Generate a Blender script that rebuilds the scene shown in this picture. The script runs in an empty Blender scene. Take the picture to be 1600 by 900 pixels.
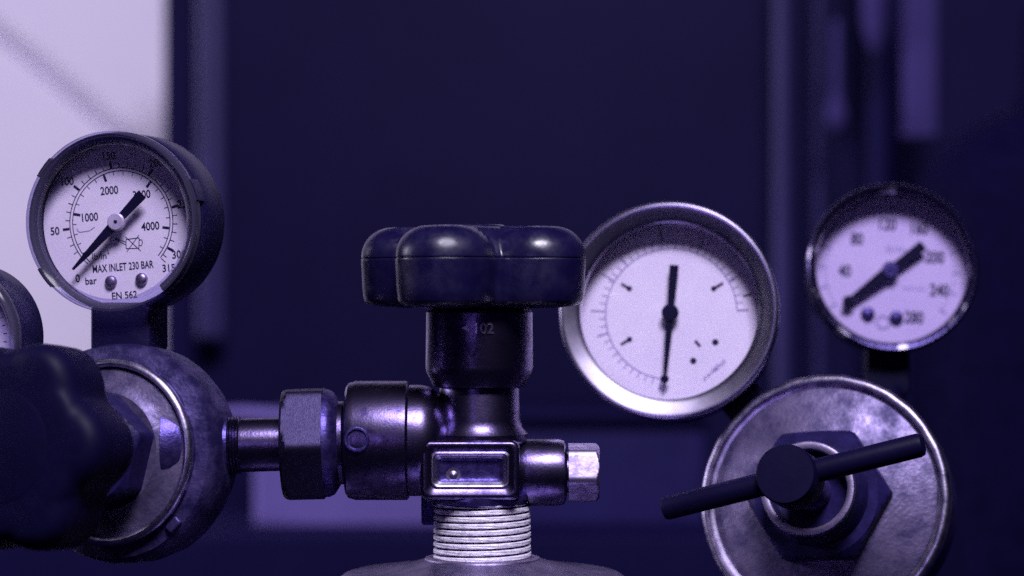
import bpy, bmesh, math, random
from math import sin, cos, pi, radians, sqrt, hypot, atan2
from mathutils import Matrix, Vector

random.seed(7)
scene = bpy.context.scene
COL = scene.collection

# ------------------------------------------------------------------ camera, world, lamps, exposure
CAM_Z = 1.2
cam_data = bpy.data.cameras.new('camera')
cam_data.lens = 85.0
cam_data.sensor_width = 36.0
cam_data.clip_start = 0.02
cam_data.clip_end = 30.0
cam_data.dof.use_dof = True
cam_data.dof.focus_distance = 0.667
cam_data.dof.aperture_fstop = 7.5
cam = bpy.data.objects.new('camera', cam_data)
cam.location = (0, 0, CAM_Z)
cam.rotation_euler = (radians(90), 0, 0)
COL.objects.link(cam)
scene.camera = cam

world = bpy.data.worlds.new('World')
scene.world = world
world.use_nodes = True
wbg = world.node_tree.nodes['Background']
wbg.inputs['Color'].default_value = (0.17, 0.11, 0.9, 1)      # dim violet workshop gloom
wbg.inputs['Strength'].default_value = 0.016

scene.view_settings.view_transform = 'Standard'
scene.view_settings.look = 'None'
scene.view_settings.gamma = 1.0
scene.view_settings.exposure = 0.0
scene.cycles.use_denoising = False
scene.cycles.use_adaptive_sampling = True
scene.cycles.adaptive_threshold = 0.03
scene.cycles.adaptive_min_samples = 24
scene.cycles.sample_clamp_direct = 2.0
scene.cycles.sample_clamp_indirect = 1.0
scene.cycles.max_bounces = 10
scene.cycles.transparent_max_bounces = 16


def area_light(name, loc, target, sx, sy, watts, colour):
    d = bpy.data.lights.new(name, 'AREA')
    d.shape = 'RECTANGLE'
    d.size, d.size_y = sx, sy
    d.energy = watts
    d.color = colour
    o = bpy.data.objects.new(name, d)
    o.location = loc
    o.rotation_euler = (Vector(target) - Vector(loc)).to_track_quat('-Z', 'Y').to_euler()
    COL.objects.link(o)
    return o


# one broad lamp above and in front, plus two added unseen fills, low front and pale wall
area_light('ceiling_lamp', (0.11, -0.03, CAM_Z + 0.86), (0.02, 0.69, CAM_Z - 0.03), 0.42, 0.28, 24.0, (0.86, 0.81, 1.0))
area_light('front_fill', (-0.34, -0.50, CAM_Z + 0.12), (0.0, 0.69, CAM_Z - 0.03), 0.20, 0.30, 0.45, (0.46, 0.33, 1.0))  # added low fill for metal highlights and violet shade, no real window
area_light('wall_fill', (-1.90, 1.20, CAM_Z + 0.45), (-0.30, 1.64, CAM_Z + 0.05), 0.35, 0.30, 30.0, (0.86, 0.80, 1.0))  # added out of view to brighten the pale wall


# ------------------------------------------------------------------ helpers
def at(px, py, Y):
    """photo pixel (1600 x 900) at depth Y mm -> world metres"""
    k = 36.0 / 85.0 / 1600.0 * Y
    return Vector(((px - 800) * k, Y, (450 - py) * k)) * 0.001 + Vector((0, 0, CAM_Z))


def frame(px, py, Y, yaw=0.0, pitch=0.0, roll=0.0):
    """matrix: local Z faces the viewer (turned left by yaw, up by pitch), local Y up, turned ccw by roll"""
    a, p, r = radians(yaw), radians(pitch), radians(roll)
    Z = Vector((-sin(a) * cos(p), -cos(a) * cos(p), sin(p)))
    X = Vector((cos(a), -sin(a), 0))
    Yv = Z.cross(X)
    X2 = X * cos(r) + Yv * sin(r)
    Y2 = Z.cross(X2)
    M = Matrix((X2, Y2, Z)).transposed().to_4x4()
    M.translation = at(px, py, Y)
    return M


def thing(name, label, cat, M, group=None):
    o = bpy.data.objects.new(name, None)
    o.empty_display_size = 0.01
    COL.objects.link(o)
    o.matrix_world = M
    o['label'] = label
    o['category'] = cat
    if group:
        o['group'] = group
    return o


def obj(name, bm, mats, parent=None, smooth=True, angle=35, mm=True, loc=None, rotz=0.0):
    if mm:
        bmesh.ops.scale(bm, vec=(0.001,) * 3, verts=bm.verts)
    bmesh.ops.recalc_face_normals(bm, faces=bm.faces)
    lim = radians(angle)
    for f in bm.faces:
        f.smooth = smooth
    if smooth:
        for e in bm.edges:
            if len(e.link_faces) == 2 and e.calc_face_angle(0) > lim:
                e.smooth = False
    me = bpy.data.meshes.new(name)
    bm.to_mesh(me)
    bm.free()
    for m in (mats if isinstance(mats, (list, tuple)) else [mats]):
        me.materials.append(m)
    o = bpy.data.objects.new(name, me)
    COL.objects.link(o)
    if parent is not None:
        o.parent = parent
    if loc is not None:
        o.location = Vector(loc) * 0.001
    o.rotation_euler.z = rotz
    return o


AX = {'z': Matrix.Identity(4),
      'x': Matrix(((0, 0, 1, 0), (1, 0, 0, 0), (0, 1, 0, 0), (0, 0, 0, 1))),      # local z -> x
      'y': Matrix(((0, 1, 0, 0), (0, 0, 1, 0), (1, 0, 0, 0), (0, 0, 0, 1)))}      # local z -> y


def loft(bm, rings, close=False, M=None):
    """rings: lists of points (same count). close: join last to first ring"""
    allv = []
    for ring in rings:
        allv.append([bm.verts.new(M @ Vector(p) if M else Vector(p)) for p in ring])
    n = len(rings[0])
    m = len(rings)
    for i in range(m if close else m - 1):
        a, b = allv[i], allv[(i + 1) % m]
        for j in range(n):
            try:
                bm.faces.new((a[j], a[(j + 1) % n], b[(j + 1) % n], b[j]))
            except ValueError:
                pass
    return allv


def cap(bm, ring):
    try:
        bm.faces.new(ring)
    except ValueError:
        pass


def lathe(profile, segs=96, closed=False, M=None, bm=None, caps=True, wob=None):
    """profile: list of (r, z)"""
    bm = bm or bmesh.new()
    rings = []
    for (r, z) in profile:
        r = max(r, 0.001)
        ring = []
        for j in range(segs):
            t = 2 * pi * j / segs
            q = r + (wob(t, r, z) if wob else 0)
            ring.append((q * cos(t), q * sin(t), z))
        rings.append(ring)
    v = loft(bm, rings, closed, M)
    if caps and not closed:
        cap(bm, v[0])
        cap(bm, v[-1])
    return bm


def arc(cx, cz, r, a0, a1, n):
    return [(cx + r * cos(radians(a0 + (a1 - a0) * i / n)), cz + r * sin(radians(a0 + (a1 - a0) * i / n))) for i in range(n + 1)]


def hex_section(apothem, t, rot=0.0):
    u = ((t - rot) % (pi / 3)) - pi / 6
    return apothem / cos(u)


def hex_nut(apothem, length, M, rot=0.0, chamfer=0.58, ends=(True, True), bm=None, segs=120, edge=0.35):
    """hexagon along local z with chamfered ends"""
    bm = bm or bmesh.new()
    R = apothem / cos(pi / 6)
    d = (R - apothem) * chamfer * 1.6 + 0.3
    zs = [0, d * .2, d * .4, d * .6, d * .8, d, length / 2, length - d, length - d * .8, length - d * .6, length - d * .4, length - d * .2, length]
    rings = []
    for z in zs:
        ring = []
        for j in range(segs):
            t = 2 * pi * j / segs
            r = min(hex_section(apothem, t, rot), R - edge)
            if ends[0]:
                r = min(r, apothem - 0.3 + z * 1.15)
            if ends[1]:
                r = min(r, apothem - 0.3 + (length - z) * 1.15)
            ring.append((r * cos(t), r * sin(t), z))
        rings.append(ring)
    v = loft(bm, rings, False, M)
    cap(bm, v[0])
    cap(bm, v[-1])
    return bm


def rrect(w, h, r, z, n=6):
    pts = []
    r = min(r, w / 2 - 1e-3, h / 2 - 1e-3)
    for (cx, cy, a0) in ((w / 2 - r, h / 2 - r, 0), (-w / 2 + r, h / 2 - r, 90), (-w / 2 + r, -h / 2 + r, 180), (w / 2 - r, -h / 2 + r, 270)):
        for i in range(n + 1):
            a = radians(a0 + 90 * i / n)
            pts.append((cx + r * cos(a), cy + r * sin(a), z))
    return pts


def rbox(w, h, d, r, b, bm=None, M=None):
    """rounded box w x h (xy, corner r), from z=0 to d, edges rounded by b"""
    bm = bm or bmesh.new()
    rings = []
    for i in range(5):
        a = radians(90 * i / 4)
        rings.append(rrect(w - 2 * b * (1 - sin(a)), h - 2 * b * (1 - sin(a)), r, b * (1 - cos(a))))
    for i in range(5):
        a = radians(90 * i / 4)
        rings.append(rrect(w - 2 * b * (1 - cos(a)), h - 2 * b * (1 - cos(a)), r, d - b + b * sin(a)))
    v = loft(bm, rings, False, M)
    cap(bm, v[0])
    cap(bm, v[-1])
    return bm


def strip(bm, p, q, w0, w1, z):
    d = Vector((q[0] - p[0], q[1] - p[1]))
    n = Vector((-d.y, d.x)).normalized()
    vs = [bm.verts.new((p[0] + n.x * w0 / 2, p[1] + n.y * w0 / 2, z)), bm.verts.new((p[0] - n.x * w0 / 2, p[1] - n.y * w0 / 2, z)),
          bm.verts.new((q[0] - n.x * w1 / 2, q[1] - n.y * w1 / 2, z)), bm.verts.new((q[0] + n.x * w1 / 2, q[1] + n.y * w1 / 2, z))]
    bm.faces.new(vs)


def polyline(bm, pts, w, z):
    for a, b in zip(pts, pts[1:]):
        strip(bm, a, b, w, w, z)


def tick(bm, ang, r0, r1, w, z, c=(0, 0)):
    a = radians(ang)
    strip(bm, (c[0] + r0 * cos(a), c[1] + r0 * sin(a)), (c[0] + r1 * cos(a), c[1] + r1 * sin(a)), w, w, z)


def arcline(bm, a0, a1, r, w, z, n=90):
    for i in range(n):
        t0, t1 = radians(a0 + (a1 - a0) * i / n), radians(a0 + (a1 - a0) * (i + 1) / n)
        vs = [bm.verts.new((rr * cos(t), rr * sin(t), z)) for (rr, t) in ((r - w / 2, t0), (r + w / 2, t0), (r + w / 2, t1), (r - w / 2, t1))]
        bm.faces.new(vs)


def disc(bm, x, y, r, z, n=20):
    bm.faces.new([bm.verts.new((x + r * cos(2 * pi * i / n), y + r * sin(2 * pi * i / n), z)) for i in range(n)])


def text(bm, s, x, y, h, z, sx=1.0, rot=0.0, bold=0.0):
    """flat lettering: digits h mm tall, centred on (x, y)"""
    cu = bpy.data.curves.new('lettering', 'FONT')
    cu.body = s
    cu.size = 1.0
    cu.resolution_u = 4
    cu.offset = bold
    o = bpy.data.objects.new('lettering', cu)
    COL.objects.link(o)
    dg = bpy.context.evaluated_depsgraph_get()
    me = bpy.data.meshes.new_from_object(o.evaluated_get(dg))
    xs = [v.co.x for v in me.vertices]
    ys = [v.co.y for v in me.vertices]
    k = h / 0.72
    cx = (min(xs) + max(xs)) / 2
    cy = 0.36
    ca, sa = cos(radians(rot)), sin(radians(rot))
    for v in me.vertices:
        u, w = (v.co.x - cx) * k * sx, (v.co.y - cy) * k
        v.co = (x + u * ca - w * sa, y + u * sa + w * ca, z)
    bm.from_mesh(me)
    bpy.data.objects.remove(o)
    bpy.data.curves.remove(cu)
    bpy.data.meshes.remove(me)


def smudge(bm, x, y, w, h, rot, z):
    """worn, unreadable print: a row of short broken strokes"""
    ca, sa = cos(radians(rot)), sin(radians(rot))
    n = int(w / (h * .42))
    for i in range(n):
        u = -w / 2 + w * (i + .5) / n
        l0, l1 = -h / 2 + h * .3 * random.random(), h / 2 - h * .3 * random.random()
        d = h * .25 * (random.random() - .5)
        strip(bm, (x + u * ca - l0 * sa, y + u * sa + l0 * ca), (x + (u + d) * ca - l1 * sa, y + (u + d) * sa + l1 * ca), h * .2, h * .2, z)


# ------------------------------------------------------------------ materials (violet toned like the print)
def mat(name, base, rough=0.5, metal=0.0, dark=None, scale=120.0, lo=0.4, hi=0.65, bump=0.0, bscale=600.0, spec=0.5,
        rough2=None, detail=6.0, coat=0.0, fine=0.0):
    m = bpy.data.materials.new(name)
    m.use_nodes = True
    nt = m.node_tree
    b = nt.nodes['Principled BSDF']
    b.inputs['Roughness'].default_value = rough
    b.inputs['Metallic'].default_value = metal
    b.inputs['Specular IOR Level'].default_value = spec
    b.inputs['Coat Weight'].default_value = coat
    b.inputs['Coat Roughness'].default_value = 0.15
    tc = nt.nodes.new('ShaderNodeTexCoord')
    n1 = nt.nodes.new('ShaderNodeTexNoise')
    n1.inputs['Scale'].default_value = scale
    n1.inputs['Detail'].default_value = detail
    n1.inputs['Roughness'].default_value = 0.65
    nt.links.new(tc.outputs['Object'], n1.inputs['Vector'])
    cr = nt.nodes.new('ShaderNodeValToRGB')
    cr.color_ramp.elements[0].position = lo
    cr.color_ramp.elements[1].position = hi
    cr.color_ramp.elements[0].color = (*(dark or tuple(c * 0.7 for c in base)), 1)
    cr.color_ramp.elements[1].color = (*base, 1)
    nt.links.new(n1.outputs['Fac'], cr.inputs['Fac'])
    nt.links.new(cr.outputs['Color'], b.inputs['Base Color'])
    if rough2 is not None:
        mr = nt.nodes.new('ShaderNodeMapRange')
        mr.inputs['From Min'].default_value = lo
        mr.inputs['From Max'].default_value = hi
        mr.inputs['To Min'].default_value = rough2
        mr.inputs['To Max'].default_value = rough
        nt.links.new(n1.outputs['Fac'], mr.inputs['Value'])
        nt.links.new(mr.outputs['Result'], b.inputs['Roughness'])
    if bump:
        n2 = nt.nodes.new('ShaderNodeTexNoise')
        n2.inputs['Scale'].default_value = bscale
        n2.inputs['Detail'].default_value = 5.0
        nt.links.new(tc.outputs['Object'], n2.inputs['Vector'])
        bp = nt.nodes.new('ShaderNodeBump')
        bp.inputs['Strength'].default_value = bump
        bp.inputs['Distance'].default_value = 0.0004
        nt.links.new(n2.outputs['Fac'], bp.inputs['Height'])
        nt.links.new(bp.outputs['Normal'], b.inputs['Normal'])
    return m


def clear_mat(name, tint, gloss_rough, haze, haze_col):
    """clear glazing: transparent with Fresnel reflection and a little milky haze"""
    m = bpy.data.materials.new(name)
    m.use_nodes = True
    nt = m.node_tree
    nt.nodes.clear()
    out = nt.nodes.new('ShaderNodeOutputMaterial')
    tr = nt.nodes.new('ShaderNodeBsdfTransparent')
    tr.inputs['Color'].default_value = (*tint, 1)
    df = nt.nodes.new('ShaderNodeBsdfDiffuse')
    df.inputs['Color'].default_value = (*haze_col, 1)
    gl = nt.nodes.new('ShaderNodeBsdfGlossy')
    gl.inputs['Roughness'].default_value = gloss_rough
    lw = nt.nodes.new('ShaderNodeLayerWeight')
    lw.inputs['Blend'].default_value = 0.5
    pw = nt.nodes.new('ShaderNodeMath')
    pw.operation = 'POWER'
    pw.inputs[1].default_value = 5.0
    nt.links.new(lw.outputs['Facing'], pw.inputs[0])
    fr = nt.nodes.new('ShaderNodeMath')
    fr.operation = 'MULTIPLY_ADD'
    fr.inputs[1].default_value = 0.96
    fr.inputs[2].default_value = 0.04
    nt.links.new(pw.outputs[0], fr.inputs[0])
    m1 = nt.nodes.new('ShaderNodeMixShader')
    m1.inputs['Fac'].default_value = haze
    nt.links.new(tr.outputs[0], m1.inputs[1])
    nt.links.new(df.outputs[0], m1.inputs[2])
    m2 = nt.nodes.new('ShaderNodeMixShader')
    nt.links.new(fr.outputs[0], m2.inputs['Fac'])
    nt.links.new(m1.outputs[0], m2.inputs[1])
    nt.links.new(gl.outputs[0], m2.inputs[2])
    nt.links.new(m2.outputs[0], out.inputs['Surface'])
    return m


BLACK = mat('black_plastic', (0.0060, 0.0042, 0.036), 0.42, dark=(0.005, 0.0034, 0.030), bump=0.15, bscale=900, spec=0.35)
KNOB = mat('black_bakelite', (0.0055, 0.004, 0.034), 0.46, dark=(0.0045, 0.003, 0.028), rough2=0.27, scale=140, bump=0.14, bscale=350, spec=0.5)
RUBBER = mat('black_rubber', (0.0036, 0.0025, 0.022), 0.5, dark=(0.003, 0.002, 0.018), bump=0.15, bscale=500, spec=0.07)
BRASS = mat('aged_brass', (0.20, 0.158, 0.315), 0.25, 1.0, dark=(0.045, 0.034, 0.105), scale=300, lo=0.32, hi=0.68, bump=0.10, bscale=1500, rough2=0.34)
NUTMETAL = mat('dull_nut_metal', (0.036, 0.028, 0.075), 0.5, 0.9, dark=(0.022, 0.017, 0.05), scale=900, lo=0.35, hi=0.65, bump=0.25, bscale=2600)
STEEL = mat('dull_steel', (0.44, 0.38, 0.56), 0.36, 1.0, dark=(0.22, 0.18, 0.32), scale=400, bump=0.1, bscale=1200, rough2=0.48)
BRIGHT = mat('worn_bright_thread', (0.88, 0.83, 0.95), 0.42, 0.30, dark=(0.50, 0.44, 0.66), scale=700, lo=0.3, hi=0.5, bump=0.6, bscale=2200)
POLISHED_GLINT = mat('worn_polished_glint', (0.66, 0.60, 0.80), 0.30, 1.0, dark=(0.30, 0.25, 0.44), scale=300, lo=0.35, hi=0.6, bump=0.1, bscale=1000)
CHROME = mat('chrome', (0.80, 0.74, 0.94), 0.22, 1.0, dark=(0.62, 0.55, 0.82), scale=150, bump=0.03, bscale=400)
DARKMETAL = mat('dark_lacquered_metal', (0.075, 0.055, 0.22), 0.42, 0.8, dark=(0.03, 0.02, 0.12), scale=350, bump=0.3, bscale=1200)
MOTTLED = mat('mottled_bonnet_metal', (0.16, 0.13, 0.25), 0.40, 0.6, dark=(0.03, 0.023, 0.085), scale=130, lo=0.36, hi=0.66, bump=0.35, bscale=900, rough2=0.6, detail=8)
FLANGE = mat('dark_mottled_flange', (0.085, 0.063, 0.20), 0.5, 0.6, dark=(0.014, 0.010, 0.07), scale=160, lo=0.42, hi=0.72, bump=0.4, bscale=900)
CHIPPED = mat('chipped_painted_rim', (0.75, 0.68, 0.92), 0.3, 0.85, dark=(0.022, 0.016, 0.065), scale=75, lo=0.54, hi=0.62, bump=0.4, bscale=700)
DIAL = mat('dial_white', (0.74, 0.68, 0.81), 0.55, dark=(0.66, 0.60, 0.76), scale=60, lo=0.3, hi=0.7, spec=0.3)
DIAL_OLD = mat('dial_yellowed', (0.54, 0.45, 0.72), 0.6, dark=(0.48, 0.39, 0.69), scale=70, lo=0.3, hi=0.7, spec=0.3)
INK = mat('printing_ink', (0.008, 0.006, 0.05), 0.6, spec=0.2)
INK_PALE = mat('faded_ink', (0.25, 0.20, 0.46), 0.6, spec=0.2)
COLLAR = mat('grey_collar_metal', (0.15, 0.12, 0.24), 0.36, 0.75, dark=(0.07, 0.055, 0.14), scale=180, bump=0.1, bscale=900)
LACQUER_SHADE = mat('black_lacquer_shade', (0.016, 0.011, 0.075), 0.38, dark=(0.008, 0.006, 0.04), scale=200, bump=0.2, bscale=1200, spec=0.12)
NEEDLE = mat('needle_black', (0.004, 0.003, 0.028), 0.6, spec=0.06)
HUB = mat('needle_hub', (0.62, 0.55, 0.76), 0.35, 0.3)
CLEAR = clear_mat('clear_lens', (0.97, 0.96, 0.99), 0.03, 0.002, (0.7, 0.64, 0.85))
CUP = clear_mat('clear_plastic_rim', (0.72, 0.69, 0.88), 0.09, 0.035, (0.72, 0.65, 0.86))
PALE = mat('pale_wall_paint', (0.76, 0.70, 0.86), 0.7, dark=(0.72, 0.66, 0.83), scale=6, spec=0.2)
NAVY = mat('dark_board_paint', (0.0068, 0.0048, 0.046), 0.6, dark=(0.0042, 0.0029, 0.034), scale=5, lo=0.35, hi=0.65, spec=0.06)
NAVY2 = mat('darker_board_paint', (0.006, 0.004, 0.042), 0.6, dark=(0.005, 0.0033, 0.036), scale=8, spec=0.05)
MID = mat('violet_grey_paint', (0.14, 0.10, 0.36), 0.55, dark=(0.11, 0.08, 0.30), scale=9, spec=0.3)
MID2 = mat('dim_violet_paint', (0.026, 0.019, 0.115), 0.6, dark=(0.015, 0.011, 0.08), scale=9, spec=0.3)
DARK_MASS = mat('dark_mass_black', (0.0035, 0.0024, 0.024), 0.7, spec=0.02)
STRAP = mat('strap_webbing', (0.048, 0.036, 0.16), 0.7, dark=(0.034, 0.025, 0.12), scale=14, spec=0.1)
CASEM = mat('dim_case_paint', (0.020, 0.015, 0.105), 0.6, dark=(0.012, 0.009, 0.07), scale=10, spec=0.1)
STRIPE = mat('grey_stripe', (0.60, 0.53, 0.76), 0.6)

# ------------------------------------------------------------------ background setting
def slab(name, x0, y0, x1, y1, Y, depth, m, parent=None, r=2.0, b=1.5):
    """box whose front face spans photo pixels at depth Y (mm)"""
    k = 36.0 / 85.0 / 1600.0 * Y
    c = at((x0 + x1) / 2, (y0 + y1) / 2, Y)
    bm = rbox((x1 - x0) * k, (y1 - y0) * k, depth, r, b, M=Matrix(((1, 0, 0, 0), (0, 0, -1, depth), (0, 1, 0, 0), (0, 0, 0, 1))))
    o = obj(name, bm, m, parent)
    if parent is None:
        o.location = c
    else:
        o.location = c - parent.matrix_world.translation
    return o


w = slab('wall', -900, -900, 2400, 1800, 1640, 60, PALE)
w['kind'] = 'structure'
w = slab('wall_board', 256, -70, 2400, 1800, 1420, 60, NAVY)
w['kind'] = 'structure'
w = slab('bench_ledge', -400, 838, 2400, 1300, 1180, 150, NAVY2)
w['kind'] = 'structure'


def single(o, label, cat, group=None):
    o['label'] = label
    o['category'] = cat
    if group:
        o['group'] = group
    return o


def tube(name, pts, r, m, parent=None, segs=16):
    bm = bmesh.new()
    P = [Vector(p) for p in pts]
    rings = []
    up = Vector((0.13, 0.9, 0.4)).normalized()
    for i, p in enumerate(P):
        t = (P[min(i + 1, len(P) - 1)] - P[max(i - 1, 0)]).normalized()
        a = t.cross(up).normalized()
        b = t.cross(a)
        rings.append([p + (a * cos(2 * pi * j / segs) + b * sin(2 * pi * j / segs)) * r for j in range(segs)])
    v = loft(bm, rings)
    cap(bm, v[0])
    cap(bm, v[-1])
    return obj(name, bm, m, parent, mm=False)


diag = tube('stripe', [at(-140 + 40 * i, -60 + 33 * i + 2.0 * sin(i), 1637.5) for i in range(0, 13)], 0.0022, STRIPE)  # thin grey tube drawn for the diagonal line on the wall
single(diag, 'grey cable running diagonally across the bright pale wall', 'stripe')

single(slab('dark_post', 258, -72, 303, 980, 1405, 12, NAVY2), 'blurred dark upright post at the edge of the bright wall', 'post')
t = thing('metal_strip', 'blurred violet upright metal strip right of the dark post, ending behind the black gauge', 'strip', Matrix.Translation(at(330, 535, 1390)))
slab('channel', 306, -72, 350, 532, 1390, 14, MID2, t, r=3, b=3)
slab('rib', 312, -72, 324, 526, 1384, 5, MID2, t, r=2, b=2)
t = thing('storage_box', 'blurred violet box on the bench behind the valve outlet nut', 'box', Matrix.Translation(at(540, 836, 1240)))
slab('carton', 396, 655, 692, 836, 1240, 120, MID, t, r=3, b=3)
slab('lid', 392, 650, 696, 668, 1232, 132, MID2, t, r=3, b=2)
t = thing('metal_case', 'blurred dim violet case on the bench right of the valve', 'case', Matrix.Translation(at(960, 836, 1250)))
slab('carton', 800, 650, 1104, 836, 1250, 110, CASEM, t, r=3, b=3)
slab('lid', 796, 642, 1108, 660, 1242, 124, NAVY, t, r=3, b=2)
single(tube('rail', [at(300, 650, 1150), at(380, 646, 1150), at(470, 652, 1150)], 0.0034, MID), 'thin pale blurred rod just above the left regulator inlet pipe', 'rod')

# pipes and hanging things on the right of the board
for (px, rr, y0, y1, m, lab) in ((1222, 14, -80, 640, MID2, 'dim blurred vertical pipe on the board, left of the other two pipes'),
                                 (1278, 9, -80, 640, MID2, 'thin blurred vertical pipe between two thicker pipes on the board'),
                                 (1375, 22, -80, 640, NAVY, 'thick dark blurred vertical pipe left of the hanging violet strap')):
    k = 36.0 / 85.0 / 1600.0 * 1380
    o = tube('pipe', [at(px, y1, 1380), at(px, (y0 + y1) / 2, 1380), at(px, y0, 1380)], rr * k * 0.001, m)
    single(o, lab, 'pipe', 'vertical pipes on the dark board')
t = thing('hanging_strap', 'broad violet strap hanging down on the dark board above the upper right gauge', 'strap', Matrix.Translation(at(1437, 216, 1330)))
slab('webbing', 1410, -75, 1465, 200, 1330, 5, STRAP, t, r=3, b=2)
slab('hem', 1407, 196, 1468, 216, 1328, 9, STRAP, t, r=3, b=3)
o = obj('hook', lathe([(1, 0), (4, 3), (5.5, 8), (5, 13), (3, 18), (2.2, 26), (2, 60), (1, 62)], 24), STRAP)
o.location = at(1307, 206, 1330)
single(o, 'small pale pear-shaped pull hanging between the pipes', 'pull')
o = obj('peg', lathe([(1, 0), (4, 4), (6.5, 14), (7.5, 40), (7.5, 160), (1, 164)], 24), STRAP)
o.location = at(1366, 84, 1330)
single(o, 'violet blunt peg hanging at the top edge left of the strap', 'peg')
prof = arc(0.0, 0, 62, 90, 20, 10)
bm = lathe([(8, 120), (9, 84), (12, 78)] + [(max(12, r), z + 14) for r, z in prof[1:]] + [(60, -20), (60, -260)], 64)
o = obj('dark_mass', bm, DARK_MASS)  # rounded mass added to make the right edge dark
o.location = at(1625, 420, 1120)
single(o, 'near black blurred rounded mass added at the right edge', 'mass')

# ------------------------------------------------------------------ gauges
GG = 'round pressure gauges on the regulators'


def needle(parent, z, ang, tip, tail, wt, wtail, hubr, blob=None, hub_m=HUB):
    bm = bmesh.new()
    d = 0.5
    a = radians(ang)

    def prism(pts):
        lo = [bm.verts.new((x * cos(a) - y * sin(a), x * sin(a) + y * cos(a), z)) for x, y in pts]
        hi = [bm.verts.new((x * cos(a) - y * sin(a), x * sin(a) + y * cos(a), z + d)) for x, y in pts]
        n = len(pts)
        bm.faces.new(lo)
        bm.faces.new(hi)
        for i in range(n):
            bm.faces.new((lo[i], lo[(i + 1) % n], hi[(i + 1) % n], hi[i]))
    prism([(-tail, -wtail / 2), (-tail, wtail / 2), (-tail + .6, wtail / 2 + .1), (-hubr * .5, wtail / 2 * .8), (0, wt * .6),
           (tip * .7, wt * .32), (tip, wt * .12), (tip, -wt * .12), (tip * .7, -wt * .32), (0, -wt * .6), (-hubr * .5, -wtail / 2 * .8), (-tail + .6, -wtail / 2 - .1)])
    n = obj('needle', bm, NEEDLE, parent, smooth=False)
    if blob:
        bm = lathe([(blob[1], z - .05), (blob[1], z + .65), (blob[1] - .2, z + .7)], 20, M=Matrix.Translation((blob[0] * cos(a), blob[0] * sin(a), 0)))
        obj('pointer_blob', bm, NEEDLE, n)
    hb = lathe([(hubr, z - .1), (hubr, z + 1.0), (hubr - .35, z + 1.3), (0.55, z + 1.3), (0.5, z + .9)], 32)
    obj('hub', hb, hub_m, n)
    obj('hub_pin', lathe([(.5, z + .5), (.5, z + 1.35), (.3, z + 1.42)], 12), NEEDLE, n)
    obj('spindle', lathe([(.8, -9.0), (.8, z)], 12), STEEL, n)
    return n


def stop_screw(parent, x, y, z, r, m):
    prof = [(r, z), (r, z + .5)] + [(r * c, z + .5 + r * .55 * s) for c, s in ((.95, .35), (.8, .65), (.55, .85), (.3, .95))]
    return obj('stop_screw', lathe(prof, 24, M=Matrix.Translation((x, y, 0))), m, parent)


# ---- gauge 1: black plastic case, clear snap-on lens
g = thing('pressure_gauge', 'sharp black pressure gauge with white bar and lb/in² dial before the bright wall', 'pressure gauge', frame(172, 346, 670, 12, 0), GG)
ZD = -8.4
case = lathe([(23.4, ZD - 1), (23.4, -6.4), (24.0, -6.1), (24.9, -6.2), (25.2, -6.8), (25.2, -23.5), (24.4, -25.2), (6, -25.7)], 128)
case_o = obj('case', case, BLACK, g)
rb = []
for i in range(91):
    a = radians(-52 + 274 * i / 90)
    rb.append([(r * cos(a), r * sin(a), z) for r, z in ((22.3, -1.9), (22.6, -1.5), (24.4, -1.0), (24.7, -1.5), (24.7, -6.2), (23.4, -6.4), (23.2, -2.8), (22.4, -2.4))])
bm = bmesh.new()
v = loft(bm, rb)
cap(bm, v[0])
cap(bm, v[-1])
obj('retaining_ring', bm, BLACK, g)
for a in (143, 218, 300, 20):
    bm = bmesh.new()
    rb = [[(r * cos(radians(a + s)), r * sin(radians(a + s)), z) for (r, z) in ((24.9, -1.4), (25.75, -1.4), (25.75, -7.5), (24.9, -7.5))] for s in (-7, -3.5, 0, 3.5, 7)]
    v = loft(bm, rb)
    cap(bm, v[0])
    cap(bm, v[-1])
    obj('snap_tab', bm, BLACK, g)
rim = [(21.5, -2.4), (22.2, -1.5), (23.2, -0.4), (24.2, 0.3), (24.9, 0.1), (25.25, -0.8), (25.4, -3.1), (24.7, -3.1), (24.6, -1.4), (23.6, -1.0), (22.9, -1.6), (22.4, -2.8)]
obj('bezel', lathe(rim, 128, closed=True), CUP, g)
obj('lens', lathe([(0, -0.8), (20.8, -0.8), (21.4, -1.3), (21.7, -1.6), (21.5, -2.0), (0, -2.0)], 96), CLEAR, g)
d = obj('dial', lathe([(0, ZD - .6), (23.2, ZD - .6), (23.2, ZD), (0, ZD)], 96, caps=False), DIAL, g, rotz=radians(4.5))
bm = bmesh.new()
zt = ZD + 0.04
A = lambda bar: 225 - 270 * bar / 315.0
R1 = 15.3
arcline(bm, 225, -45, R1, 0.27, zt)
arcline(bm, 225, -45, R1 - 0.85, 0.25, zt + .01)
for b in range(10, 315, 10):
    if b % 50:
        tick(bm, A(b), R1, R1 + 1.35, 0.22, zt + .02)
for b in range(50, 301, 50):
    tick(bm, A(b), R1 + .2, R1 + 2.2, 0.72, zt + .02)
for p in range(200, 4500, 200):
    if p % 1000:
        tick(bm, A(p * .0689476), R1 - .85, R1 - 2.0, 0.2, zt + .02)
for p in (1000, 2000, 3000, 4000):
    tick(bm, A(p * .0689476), R1 - 1.0, R1 - 3.0, 0.72, zt + .02)
tick(bm, A(315), R1 + .3, R1 + 2.0, 0.22, zt + .02)
for s, b, r, h in (('0', -1, 20.3, 2.3), ('50', 50, 19.9, 2.25), ('100', 100, 19.8, 2.25), ('150', 150, 19.1, 2.25), ('200', 200, 19.5, 2.25), ('250', 250, 19.3, 2.25), ('300', 300, 19.3, 2.25), ('315', 317, 19.0, 2.1)):
    a = radians(A(b))
    text(bm, s, r * cos(a), r * sin(a), h, zt + .03, 0.9, bold=0.016)
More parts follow.
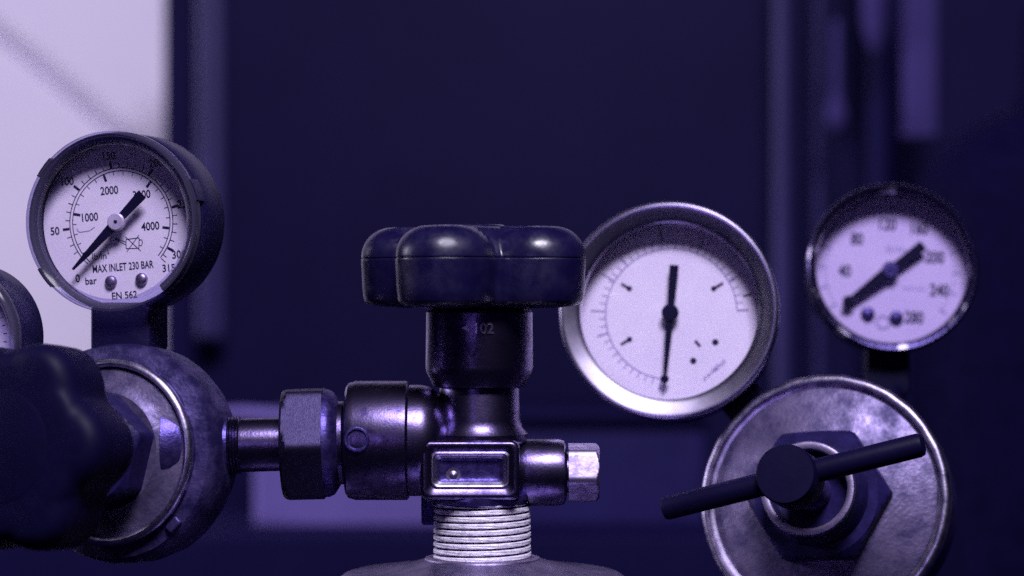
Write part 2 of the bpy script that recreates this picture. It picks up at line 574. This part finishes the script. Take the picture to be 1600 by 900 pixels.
for s, p, r in (('1000', 1000, 9.4), ('2000', 2000, 9.7), ('3000', 3000, 9.9), ('4000', 4000, 8.7)):
    a = radians(A(p * .0689476))
    text(bm, s, r * cos(a), r * sin(a), 2.3, zt + .03, 0.84, bold=0.016)
text(bm, 'lb/in', -7.2, -8.9, 2.0, zt + .03, 0.95)
text(bm, '2', -4.5, -8.0, 1.1, zt + .03, 0.95)
text(bm, 'MAX INLET 230 BAR', -0.4, -12.4, 2.15, zt + .03, 0.68, bold=0.016)
text(bm, 'bar', -10.2, -15.6, 2.0, zt + .03, 0.95, bold=0.016)
text(bm, 'EN 562', -0.6, -20.4, 2.0, zt + .03, 0.9, bold=0.016)
# crossed-out oil can
cx, cy = 3.0, -6.2
polyline(bm, [(cx - 2.1, cy - 1.3), (cx + 1.7, cy - 1.5), (cx + 2.0, cy + 1.4), (cx - 1.9, cy + 1.3), (cx - 2.1, cy - 1.3)], 0.22, zt + .03)
polyline(bm, [(cx - 2.0, cy - .3), (cx - 5.0, cy + 1.6), (cx - 5.2, cy + 1.9)], 0.2, zt + .03)
polyline(bm, [(cx - 2.0, cy + .5), (cx - 5.0, cy + 1.9)], 0.2, zt + .03)
polyline(bm, [(cx + 2.0, cy + .8), (cx + 2.7, cy + .8), (cx + 2.9, cy), (cx + 2.5, cy - .8), (cx + 1.9, cy - .8)], 0.2, zt + .03)
polyline(bm, [(cx - 2.0, cy - 2.2), (cx + 2.0, cy + 2.2)], 0.18, zt + .035)
polyline(bm, [(cx - 2.0, cy + 2.0), (cx + 2.2, cy - 2.3)], 0.18, zt + .04)
obj('dial_print', bm, INK, d, smooth=False)
bm = bmesh.new()
polyline(bm, [(-13.3, -0.6), (-13.0, -1.5), (-12.3, -1.8), (-11, -1.7), (-9.6, -1.6), (-8.4, -1.0), (-7.9, -.6)], 0.22, zt + .02)
obj('stain', bm, INK_PALE, d, smooth=False)
stop_screw(d, -4.2, -16.4, ZD, 1.75, STEEL)
stop_screw(d, 4.9, -16.4, ZD, 1.75, STEEL)
needle(g, ZD + 3.2, 225.5, 18.6, 10.8, 2.4, 2.7, 2.5, blob=None)
bm = rbox(17.5, 14, 15, 1.6, 0.8, M=Matrix.Translation((0.5, -29.5, -21)))
obj('stem_block', bm, BLACK, g)
bm = lathe([(5.5, 0), (5.5, 14)], 32, M=Matrix.Translation((0.5, -34, -14)) @ Matrix.Rotation(radians(90), 4, 'X'))
obj('stem', bm, BRASS, g)

# ---- gauge 2: chrome rim, needle straight down
g = thing('pressure_gauge', 'chrome rimmed pressure gauge with a plain white dial beside the handwheel', 'pressure gauge', frame(1044, 484, 724, 9, 8, 0), GG)
case = lathe([(30, -12.4), (30.0, -3.4), (31, -3.4), (31.6, -4), (31.6, -24), (30.6, -25.5), (8, -26)], 128)
obj('case', case, BLACK, g)
rim = arc(31.9, -1.1, 1.1, 60, -10, 6)[::-1]
rim = [(32.2, -7.5), (33.0, -7.0), (33.0, -1.2)] + arc(31.9, -1.1, 1.1, 10, 100, 6) + [(31.3, -0.1), (29.9, -0.5), (28.4, -0.95), (27.3, -1.3), (26.8, -1.7), (26.7, -4.4), (27.4, -4.6), (31.0, -3.2), (31.9, -6)]
obj('bezel', lathe(rim, 160, closed=True), CHROME, g)
obj('lens', lathe([(0, -4.0), (26.75, -4.0), (26.75, -5.2), (0, -5.2)], 96), CLEAR, g)
ZD = -9.7
d = obj('dial', lathe([(0, ZD - .6), (29.8, ZD - .6), (29.8, ZD), (0, ZD)], 96, caps=False), DIAL, g)
zt = ZD + 0.04
bm = bmesh.new()
arcline(bm, 262, 3, 20.0, 0.35, zt)
for i in range(0, 41):
    a = 262 - 259 * i / 40
    big = i % 10 == 0
    tick(bm, a, 20.0, 23.4 if big else 22.0, 0.5 if big else 0.3, zt + .01)
for a in (178, 150, 98, 30):
    tick(bm, a, 20.3, 24.6, 0.45, zt + .012)
smudge(bm, 14.6, -15.8, 5.0, 1.7, 42, zt + .02)
smudge(bm, 12.0, -18.3, 5.5, 1.2, 42, zt + .02)
obj('scale_print', bm, INK_PALE, d, smooth=False)
bm = bmesh.new()
for a, r0, r1 in ((149, 14.6, 17.9), (212, 14.4, 17.9), (31, 14.6, 18.3)):
    tick(bm, a, r0, r1, 0.9, zt + .02)
    disc(bm, (r0 + .4) * cos(radians(a)), (r0 + .4) * sin(radians(a)), 0.85, zt + .03)
tick(bm, 98, 23.6, 25.8, 0.6, zt + .02)
tick(bm, 14, 22.4, 25.0, 0.6, zt + .02)
disc(bm, 13.5, -8.6, 1.0, zt + .03)
disc(bm, 6.9, -14.3, 1.0, zt + .03)
tick(bm, -48, 11.0, 13.4, 0.9, zt + .03)
obj('dial_print', bm, INK, d, smooth=False)
needle(g, ZD + 2.6, 266, 22.4, 14.6, 2.0, 2.6, 2.6, blob=(20.2, 1.25), hub_m=NEEDLE)
ca = Matrix.Rotation(radians(40), 4, 'Z')
obj('stem_block', rbox(13, 16, 12, 1.6, 0.8, M=ca @ Matrix.Translation((0, -37, -25))), RUBBER, g)
bm = lathe([(6, 0), (6, 22)], 32, M=ca @ Matrix.Translation((0, -44, -19)) @ Matrix.Rotation(radians(90), 4, 'X'))
obj('stem', bm, RUBBER, g)  # brass stem and block coloured black to sink into the shade

# ---- gauge 3: chipped dark rim, old dial 40 - 280
g = thing('pressure_gauge', 'blurred pressure gauge with chipped dark rim and a greyed dial numbered 40 to 280', 'pressure gauge', frame(1395, 417, 782, 3, 7, 0), GG)
case = lathe([(25.6, -11.4), (25.6, -2.6), (26.4, -2.6), (26.6, -3), (26.6, -22), (25.6, -24), (8, -25)], 128)
obj('case', case, BLACK, g)
rim = [(26.8, -8), (27.5, -7.6), (27.7, -1.6), (27.4, -0.6), (26.7, 0.0), (25.8, -0.2), (24.9, -0.9), (24.5, -2.0), (24.4, -3.4), (25.5, -3.6), (26.6, -2.0)]
obj('bezel', lathe(rim, 160, closed=True), CHIPPED, g)
obj('lens', lathe([(0, -2.6), (24.5, -2.6), (24.5, -3.6), (0, -3.6)], 96), CLEAR, g)
ZD = -10.4
d = obj('dial', lathe([(0, ZD - .6), (25.5, ZD - .6), (25.5, ZD), (0, ZD)], 96, caps=False), DIAL_OLD, g, rotz=radians(-3))
zt = ZD + .04
bm = bmesh.new()
for s, x, y in (('40', -14.6, -0.6), ('80', -11.0, 10.2), ('120', -1.2, 15.6), ('160', 9.2, 14.6), ('200', 14.6, 5.4), ('240', 16.4, -5.4), ('280', 8.6, -14.8)):
    text(bm, s, x, y, 4.0, zt + .02, 0.74, bold=0.03)
obj('dial_print', bm, INK, d, smooth=False)
bm = bmesh.new()
for i in range(0, 57):
    a = 215 - 250 * i / 56
    tick(bm, a, 20.4, 23.0 if i % 4 == 0 else 21.6, 0.7 if i % 4 == 0 else 0.3, zt + .01)
smudge(bm, 2.0, 7.2, 7.0, 2.6, 0, zt + .02)
smudge(bm, 8.0, -5.4, 7.5, 1.2, 0, zt + .02)
obj('scale_print', bm, INK_PALE, d, smooth=False)
obj('maker_mark', lathe([(1.9, zt), (2.3, zt + .1), (2.3, zt + .2), (1.9, zt + .3)], 20, closed=True, M=Matrix.Translation((-1.4, -17.0, 0))), INK_PALE, d)
stop_screw(d, -6.5, -14.6, ZD, 2.3, DARKMETAL)
stop_screw(d, 2.8, -15.4, ZD, 2.3, DARKMETAL)
needle(g, ZD + 2.8, 217, 19.6, 13.6, 3.5, 3.3, 2.7, blob=(17.2, 1.9), hub_m=DARKMETAL)
obj('stem_block', rbox(14, 16, 14, 1.6, 0.8, M=Matrix.Translation((-1, -32.5, -23))), RUBBER, g)
bm = lathe([(6, 0), (6, 30)], 32, M=Matrix.Translation((-1, -38, -13)) @ Matrix.Rotation(radians(90), 4, 'X'))
obj('stem', bm, RUBBER, g)  # stem and block blackened too, shade put into the colour

# ---- gauge 0: cropped by the left edge
g = thing('pressure_gauge', 'black pressure gauge cut off by the left edge of the picture', 'pressure gauge', frame(-78, 528, 660, 16, 0), GG)
ZD = -7
case = lathe([(18.2, ZD - 1), (18.2, -2.6), (19.6, -2.6), (20.0, -3.2), (20.0, -16), (19.2, -17.5), (6, -18)], 96)
obj('case', case, BLACK, g)
obj('bezel', lathe([(17.0, -1.6), (17.6, -0.5), (18.4, 0.0), (19.4, -0.6), (20.0, -1.6), (20.1, -2.9), (18.6, -2.6)], 96, closed=True), CUP, g)
obj('lens', lathe([(0, -0.8), (17.1, -0.8), (17.1, -1.9), (0, -1.9)], 64), CLEAR, g)
d = obj('dial', lathe([(0, ZD - .6), (18, ZD - .6), (18, ZD), (0, ZD)], 64, caps=False), DIAL, g)
bm = bmesh.new()
for i in range(28):
    tick(bm, 225 - 10 * i, 12.5, 13.6, .22, ZD + .05)
obj('dial_print', bm, INK, d, smooth=False)
needle(g, ZD + 3, 222, 13.5, 8, 2, 2.2, 2.0)
bm = lathe([(5.5, 0), (5.5, 18)], 32, M=Matrix.Translation((4, -18, -10)) @ Matrix.Rotation(radians(80), 4, 'X') )
obj('stem', bm, DARKMETAL, g)


# ------------------------------------------------------------------ lobed grip (handwheel and regulator knob)
def lobed(n, a, r, rot, levels, hubr, m=240, M=None):
    """levels: (inset, z)"""
    bm = bmesh.new()
    rings = []
    for inset, z, *hh in levels:
        ring = []
        hub_ = hh[0] if hh else hubr
        rr = max(r - inset, 0.05)
        for j in range(m):
            t = 2 * pi * j / m
            best = max(hub_ - inset * .8, 0.4)
            acc = best ** 10
            for q in range(n):
                ph = (t - rot - 2 * pi * q / n + pi) % (2 * pi) - pi
                s = a * sin(ph)
                if cos(ph) > 0 and abs(s) < rr:
                    acc += (a * cos(ph) + sqrt(rr * rr - s * s)) ** 10
            R = acc ** (1 / 10.0)
            ring.append((R * cos(t), R * sin(t), z))
        rings.append(ring)
    v = loft(bm, rings, False, M)
    cap(bm, v[0])
    cap(bm, v[-1])
    return bm


# ------------------------------------------------------------------ cylinder valve in the middle
VY = 675
K = 36.0 / 85.0 / 1600.0 * VY            # mm per pixel on the valve's plane
MV = Matrix.Translation(at(749, 735, VY))
valve = thing('cylinder_valve', 'brass gas cylinder valve with a black lobed handwheel on bright screw threads', 'valve', MV)


def vx(px):
    return (px - 749) * K


def vz(py):
    return (735 - py) * K


# handwheel
lv = [(9.0, -11.8), (6.0, -11.5), (3.0, -11.1), (1.5, -10.5), (0.9, -9.4), (0.5, -6.0), (0.16, 1.2), (0.15, 1.7), (0.18, 1.8), (0.4, 1.9), (0.4, 2.1), (0.17, 2.2), (0.15, 2.3), (0.15, 2.6)]
for i in range(1, 9):
    a = radians(90 * i / 8)
    lv.append((0.15 + 8.5 * (1 - cos(a)), 2.6 + 8.2 * sin(a)))
lv.append((13.2, 11.0))
lv = [(i_, z_, 21.5) if z_ < 2.0 else (i_, z_, 19.5 if z_ < 2.7 else 16.0 + 3.0 * (1 - (z_ - 2.7) / 8.5)) for i_, z_ in lv]
hw = lobed(4, 19.7, 13.3, radians(-90 - 22), lv, 14.6, 320, M=Matrix.Translation((vx(738), 0, vz(415))))
hwo = obj('handwheel', hw, KNOB, valve, angle=60)
cp = lathe([(9.5, 9.7), (9.3, 11.0), (8.6, 11.4), (2, 11.5)], 48, M=Matrix.Translation((vx(738), 0, vz(415))))
obj('cap', cp, KNOB, hwo)

# bonnet and stem
prof = [(vx(749 + 50), vz(478)), (vx(749 + 76), vz(480)), (vx(749 + 83), vz(488)), (vx(749 + 84), vz(572)), (vx(749 + 83), vz(580)), (vx(749 + 72), vz(603)), (vx(749 + 62), vz(606))]
obj('bonnet', lathe([(r, z) for r, z in prof], 96), BRASS, valve)
prof = [(vx(749 + 60), vz(600)), (vx(749 + 62), vz(606)), (vx(749 + 64), vz(655)), (vx(749 + 68), vz(668)), (vx(749 + 76), vz(677)), (vx(749 + 76), vz(688)), (vx(749 + 64), vz(700))]
obj('stem_housing', lathe(prof, 96), BRASS, valve)
# stamped number on the bonnet, wrapped to the metal
bm = bmesh.new()
text(bm, '102', 1.6, 0, 3.0, 0, 0.95, bold=0.02)
strip(bm, (-4.6, 0), (-2.6, 0), 0.2, 2.2, 0)
rb = vx(749 + 84)
for v in bm.verts:
    a = v.co.x / rb
    v.co = (rb * sin(a) * 1.001, -rb * cos(a) * 1.001, vz(511) + v.co.y)
ex = bmesh.ops.extrude_face_region(bm, geom=list(bm.faces))
for v in [e for e in ex['geom'] if isinstance(e, bmesh.types.BMVert)]:
    v.co.x *= 1.012
    v.co.y *= 1.012
obj('stamped_number', bm, POLISHED_GLINT, valve, smooth=False)

# outlet socket, lying along x, with domed casting towards the body
bm = bmesh.new()
cz = vz(688)
r0 = 93 * K
prof = [(r0 * .6, vx(541)), (r0 * .90, vx(541)), (r0 * .965, vx(545)), (r0, vx(556)), (r0, vx(636)), (r0 - .5, vx(639)), (r0 - 1.1, vx(640)), (r0 - 1.1, vx(655))]
for i in range(1, 13):
    a = radians(90 * i / 12)
    prof.append(((r0 - 1.1) * max(cos(a), .05), vx(655) + (vx(712) - vx(655)) * sin(a)))
lathe(prof, 96, M=Matrix.Translation((0, 0, cz)) @ AX['x'], bm=bm)
obj('outlet_socket', bm, BRASS, valve)
c = Vector((vx(563), -sqrt(r0 ** 2 - (vz(681) - cz) ** 2) , vz(681)))
tilt = Matrix.Translation(c) @ Matrix.Rotation(radians(90 - 4), 4, 'X')
obj('set_screw', lathe([(3.5, -2), (3.5, .28), (3.2, .5), (2.8, .5), (2.7, .2), (2.4, -.2), (0.1, -.2)], 32, M=tilt), DARKMETAL, valve)

# body block with the framed pit
bm = bmesh.new()
W, H = (812 - 660) * K, (775 - 684) * K
cxp, czp = vx(736), vz(729)
MP = Matrix.Translation((cxp, 0, czp)) @ Matrix(((1, 0, 0, 0), (0, 0, -1, 0), (0, 1, 0, 0), (0, 0, 0, 1)))
zf = 15.0
iw, ih = (794 - 680) * K, (759 - 710) * K
rings = [rrect(W, H, 3, -12), rrect(W, H, 2.2, zf - 1.4), rrect(W - .5, H - .5, 2.2, zf - .5), rrect(W - 1.6, H - 1.6, 2.0, zf),
         rrect(W - 3.4, H - 3.2, 1.8, zf - .15), rrect(iw + 1.6, ih + 1.6, 1.9, zf - .9), rrect(iw + .7, ih + .7, 1.7, zf - .5), rrect(iw, ih, 1.6, zf - .5), rrect(iw - .8, ih - .8, 1.5, zf - 1.0),
         rrect(iw - 2.4, ih - 2.2, 1.3, zf - 1.7), rrect(iw - 3.6, ih - 3.2, 1.1, zf - 2.2), rrect(iw - 4.6, ih - 4.0, .9, zf - 2.4), rrect(iw - 7, ih - 6.0, .5, zf - 2.5)]
v = loft(bm, rings, False, MP)
cap(bm, v[0])
cap(bm, v[-1])
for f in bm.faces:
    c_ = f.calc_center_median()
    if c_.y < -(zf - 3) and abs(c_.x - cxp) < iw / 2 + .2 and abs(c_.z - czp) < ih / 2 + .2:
        f.material_index = 2 if abs(c_.x - cxp) < iw / 2 - 1.4 and abs(c_.z - czp) < ih / 2 - 1.25 else 1  # bright edges and dark floor put the pit's light and shade into colour
body = obj('body', bm, [BRASS, POLISHED_GLINT, DARKMETAL], valve, angle=50)
obj('pit_stud', lathe([(2.1, zf - 3.0), (2.0, zf - 2.2), (1.2, zf - 2.3), (.75, zf - 2.0), (.3, zf - 1.7)], 24, M=MP @ Matrix.Translation((vx(710) - cxp, vz(737) - czp, 0))), STEEL, body)
# rounded core behind the block and the foot towards the threads
prof = [(vx(749 + 60), vz(690)), (vx(749 + 62), vz(705)), (vx(749 + 62), vz(764)), (vx(749 + 84), vz(770)), (vx(749 + 84), vz(777)), (vx(749 + 80), vz(784)), (vx(749 + 60), vz(785))]
obj('foot', lathe([(r, z) for r, z in prof], 96, wob=lambda t, r, z: 0.25 * sin(5 * t + z)), DARKMETAL, valve)

bm = rbox((702 - 657) * K, (822 - 768) * K, 14, 1.0, .6, M=Matrix.Translation((vx(680), 2, vz(795))) @ Matrix(((1, 0, 0, 0), (0, 0, 1, 0), (0, 1, 0, 0), (0, 0, 0, 1))))
obj('foot_web', bm, DARKMETAL, valve)

# safety port to the right
czr = vz(738)
bm = bmesh.new()
r1 = 52 * K
lathe([(r1 * .8, vx(800)), (r1 * .97, vx(816)), (r1, vx(824)), (r1, vx(872)), (r1 * .96, vx(881)), (r1 * .86, vx(884)), (r1 * .62, vx(886)), (r1 * .62, vx(890))], 72, M=Matrix.Translation((0, 0, czr)) @ AX['x'], bm=bm)
obj('safety_port', bm, BRASS, valve)
bm = hex_nut(45 * K * .93, (936 - 888) * K, Matrix.Translation((vx(888), 0, czr)) @ AX['x'], rot=radians(12), ends=(False, True), chamfer=.5)
obj('safety_plug', bm, STEEL, valve, angle=25)

# screw thread
bm = bmesh.new()
zt0, zt1 = vz(884), vz(778)
pitch = 10.4 * K
rows, segs = 170, 96
rings = []
rt = 76 * K
for i in range(rows + 1):
    z = zt0 + (zt1 - zt0) * i / rows
    ring = []
    for j in range(segs):
        t = 2 * pi * j / segs
        f = ((z / pitch - t / (2 * pi)) % 1.0)
        tri = 1 - abs(2 * f - 1)
        prof_ = min(max((tri - 0.06) / 0.42, 0), 1)
        fade = min(1, (zt1 - z) / (pitch * .8), (z - zt0) / (pitch * .5))
        nick = 0.12 * sin(7 * t + 13 * z) * sin(3.1 * t + 5 * z)
        top = max(0.0, (z - (zt1 - 3.2)) / 3.2)
        nick += top * 0.9 * sin(11 * t + 2.2 * z) * sin(6.3 * t - 4 * z)
        nick += .55 * max(0.0, 1 - (z - zt0) / 5.0)
        r = rt - 0.95 * (1 - prof_) * max(0, fade) - .35 * (1 - max(0, fade)) + nick * (prof_ * .5 + top * .5)
        ring.append((r * cos(t), r * sin(t), z))
    rings.append(ring)
v = loft(bm, rings)
cap(bm, v[0])
cap(bm, v[-1])
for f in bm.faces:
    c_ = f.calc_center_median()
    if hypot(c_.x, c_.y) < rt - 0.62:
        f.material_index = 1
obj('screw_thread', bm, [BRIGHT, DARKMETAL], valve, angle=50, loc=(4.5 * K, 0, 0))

# ------------------------------------------------------------------ gas cylinder shoulder under the valve
cyl = thing('gas_cylinder', 'rounded neck ring of the gas cylinder under the valve threads', 'gas cylinder', Matrix.Translation(at(754, 1000, VY)))
z0 = lambda py: (1000 - py) * K
prof = [(10, z0(869)), (13.4, z0(869)), (16, z0(873)), (21, z0(882)), (28, z0(890)), (35, z0(894)), (38.6, z0(897)), (40.1, z0(903)), (40.4, z0(911)), (40.4, z0(975)), (42, z0(985))]
prof += [(42 + 40 * sin(radians(a)), z0(985) - 40 * (1 - cos(radians(a)))) for a in (15, 30, 45, 60, 75, 90)] + [(82, -160)]
obj('shoulder', lathe(prof, 128), COLLAR, cyl)
obj('neck_ring', lathe([(13.5, z0(872)), (14.8, z0(869)), (16, z0(871)), (16.4, z0(877)), (14, z0(880))], 96, closed=True), STEEL, cyl)

# ------------------------------------------------------------------ left regulator
LY = 668
KZ = 17
reg = thing('gas_regulator', 'dark gas regulator with a big black knob, screwed to the valve at left', 'regulator', frame(167, 706, LY, 20, 5), 'gas regulators')
prof = [(20, -24), (27, -23), (30.2, -20), (30.8, -16), (30.8, -8), (30.3, -5), (29.4, -3.6), (26.5, -2.8), (25.9, -2.6), (25.9, -1)]
obj('body_flange', lathe(prof, 128, caps=False, wob=lambda t, r, z: 0.10 * sin(9 * t + 2 * z) + .06 * sin(23 * t)), FLANGE, reg)
lug_m = None
for a in (-44,):
    M_ = Matrix.Rotation(radians(a), 4, 'Z') @ Matrix.Translation((27.9, 0, -4.2))
    bm = rbox(2.6, 4.6, 2.2, .6, .5, M=M_)
    lo = obj('lug', bm, FLANGE, reg)
obj('clamp_ring', lathe([(23.5, -2.4), (23.5, -.4), (23.9, .3), (24.5, .6), (25.1, .45), (25.7, -.1), (25.95, -.9), (25.8, -2.8)], 160, closed=True), POLISHED_GLINT, reg)
prof = [(24.2, -2), (23.4, -1.0), (22.6, -.7), (19.8, -.1), (18.2, .6), (16.8, 1.6), (16.4, 2.0), (1, 2.2)]
bon = obj('bonnet', lathe(prof, 128), MOTTLED, reg)
bm = hex_nut(14.2, 9.5, Matrix.Translation((0, 0, 1.8)), rot=radians(18), ends=(False, True), chamfer=.7)
obj('bonnet_nut', bm, LACQUER_SHADE, reg, angle=25)
obj('spindle', lathe([(9, 10), (9, KZ + 22)], 48), DARKMETAL, reg)
lv = [(7, KZ + 17), (3, KZ + 17.3), (1.0, KZ + 18.6), (.3, KZ + 20.5), (0.1, KZ + 27), (0.1, KZ + 33)]
for i in range(1, 7):
    a = radians(90 * i / 6)
    lv.append((0.1 + 5 * (1 - cos(a)), KZ + 33 + 6 * sin(a)))
lv.append((8, KZ + 39.4))
kn = lobed(6, 19.2, 9.2, radians(62), lv, 24.6, M=None)
kno = obj('knob', kn, RUBBER, reg, angle=60)
obj('cap', lathe([(15, KZ + 38.8), (14.6, KZ + 39.5), (13.8, KZ + 39.7), (1, KZ + 39.8)], 64), RUBBER, kno)
# body behind, with the boss towards the valve (built in world axes, then moved into the regulator's frame)
inv = reg.matrix_world.inverted()


def world_part(bm, name, m, parent, angle=35):
    bmesh.ops.scale(bm, vec=(0.001,) * 3, verts=bm.verts)
    bmesh.ops.transform(bm, matrix=inv, verts=bm.verts)
    return obj(name, bm, m, parent, mm=False, angle=angle)


def Wm(px, py, Y=VY):
    p = at(px, py, Y)
    return p * 1000


p0, p1 = Wm(320, 697), Wm(443, 694)
ax = (p1 - p0)
L = ax.length
MX = Matrix.Translation(p0) @ ax.to_track_quat('Z', 'Y').to_matrix().to_4x4()
u = lambda px: (px - 320) * K
bm = lathe([(15, u(262)), (14.5, u(290)), (11.5, u(318)), (9.2, u(338)), (8.3, u(352)), (8.1, u(358))], 72, M=MX)
world_part(bm, 'inlet_boss', DARKMETAL, reg)
pr = [(7.8, u(352))]
for i in range(4):
    x = 358 + i * 5
    pr += [(7.9, u(x)), (8.1, u(x + 1.5)), (7.9, u(x + 3)), (7.45, u(x + 4))]
pr += [(7.5, u(380)), (7.45, u(446))]
bm = lathe(pr, 72, M=MX)
world_part(bm, 'inlet_pipe', BRASS, reg)
MXn = MX @ Matrix.Translation((0, 0, u(443)))
bm = hex_nut(84 * K, u(508) - u(443), MXn, rot=radians(0), ends=(True, False), chamfer=.75)
world_part(bm, 'union_nut', NUTMETAL, reg, 25)
bm = lathe([(13, u(506)), (84 * K, u(507)), (84 * K, u(514)), (80 * K, u(522)), (68 * K, u(530)), (60 * K, u(532))], 96, M=MX)
world_part(bm, 'nut_shoulder', DARKMETAL, reg)
bm = lathe([(10, u(520)), (62 * K, u(521)), (65 * K, u(525)), (65 * K, u(537)), (62 * K, u(541)), (9, u(542))], 96, M=MX)
world_part(bm, 'collar', BRASS, reg)

# ------------------------------------------------------------------ right regulator with T-handle
RY = 708
KR = 36.0 / 85.0 / 1600.0 * RY
reg2 = thing('gas_regulator', 'gas regulator with a mottled round bonnet and a black T-handle at lower right', 'regulator', frame(1286, 779, RY, 20.5, 13), 'gas regulators')
prof = [(18, -30), (30, -29), (35, -24), (36.3, -14), (36.6, -8), (36.4, -4)]
obj('body_back', lathe(prof, 128, caps=True), DARKMETAL, reg2)
prof = [(36.2, -5), (37.0, -4.2), (37.2, -1.6), (37.05, -.7), (36.5, 0), (35.8, .3), (35.1, .2), (34.6, -.3), (34.4, -1.6), (33.4, -1.8), (33.2, -3), (35.5, -5)]
obj('rim', lathe(prof, 192, closed=True, wob=lambda t, r, z: .05 * sin(31 * t) + .05 * sin(17 * t + 1)), POLISHED_GLINT, reg2)
prof = [(33.6, -2.6), (33.2, -1.4), (32.4, -1.0), (29, -.2), (24, 1.4), (21, 2.6), (19, 3.2), (1, 3.4)]
bon = obj('bonnet', lathe(prof, 160), MOTTLED, reg2)
bm = hex_nut(18.6, 7.0, Matrix.Translation((0, 0, 2.2)), rot=radians(4), ends=(False, True), chamfer=.8)
obj('bonnet_nut', bm, LACQUER_SHADE, reg2, angle=25)  # black here holds the shade inside the hexagon
prof = [(15.5, 8.5), (15, 11), (14.2, 14), (13.7, 18.8), (11.4, 18.8), (10.8, 14), (4, 13)]
obj('neck', lathe(prof, 96, caps=False), LACQUER_SHADE, reg2)  # neck darkened like the nut, its shade is in the colour
obj('neck_ring', lathe([(13.7, 18.6), (13.8, 19.3), (13.4, 20.0), (12.6, 20.2), (11.6, 19.9), (11.2, 18.6)], 96, closed=True), STEEL, reg2)
prs = [(5.2, 10)]
z = 14.0
while z < 33:
    prs += [(5.2, z), (5.6, z + .4), (5.2, z + .8)]
    z += 1.3
prs += [(5.4, 40)]
obj('spindle', lathe(prs, 48), DARKMETAL, reg2)
th = lathe([(6, 33), (8.2, 34), (8.4, 35), (8.4, 46.2), (8.0, 46.8), (1, 47)], 64)
tho = obj('handle_hub', th, RUBBER, reg2)
rot = radians(15.5)
Mb = Matrix.Translation((0, 0, 40.5)) @ Matrix.Rotation(rot, 4, 'Z') @ AX['x']
bl, br = 37.6, 38.2
bar = lathe([(2.2, -bl), (3.0, -bl + .4), (3.35, -bl + 1.4), (3.35, br - 1.6), (3.0, br - .5), (2.0, br)], 40, M=Mb)
obj('handle_bar', bar, RUBBER, reg2)
obj('body_block', lathe([(17, -26), (19, -30), (19, -66), (17, -70), (4, -70)], 48), DARKMETAL, reg2)
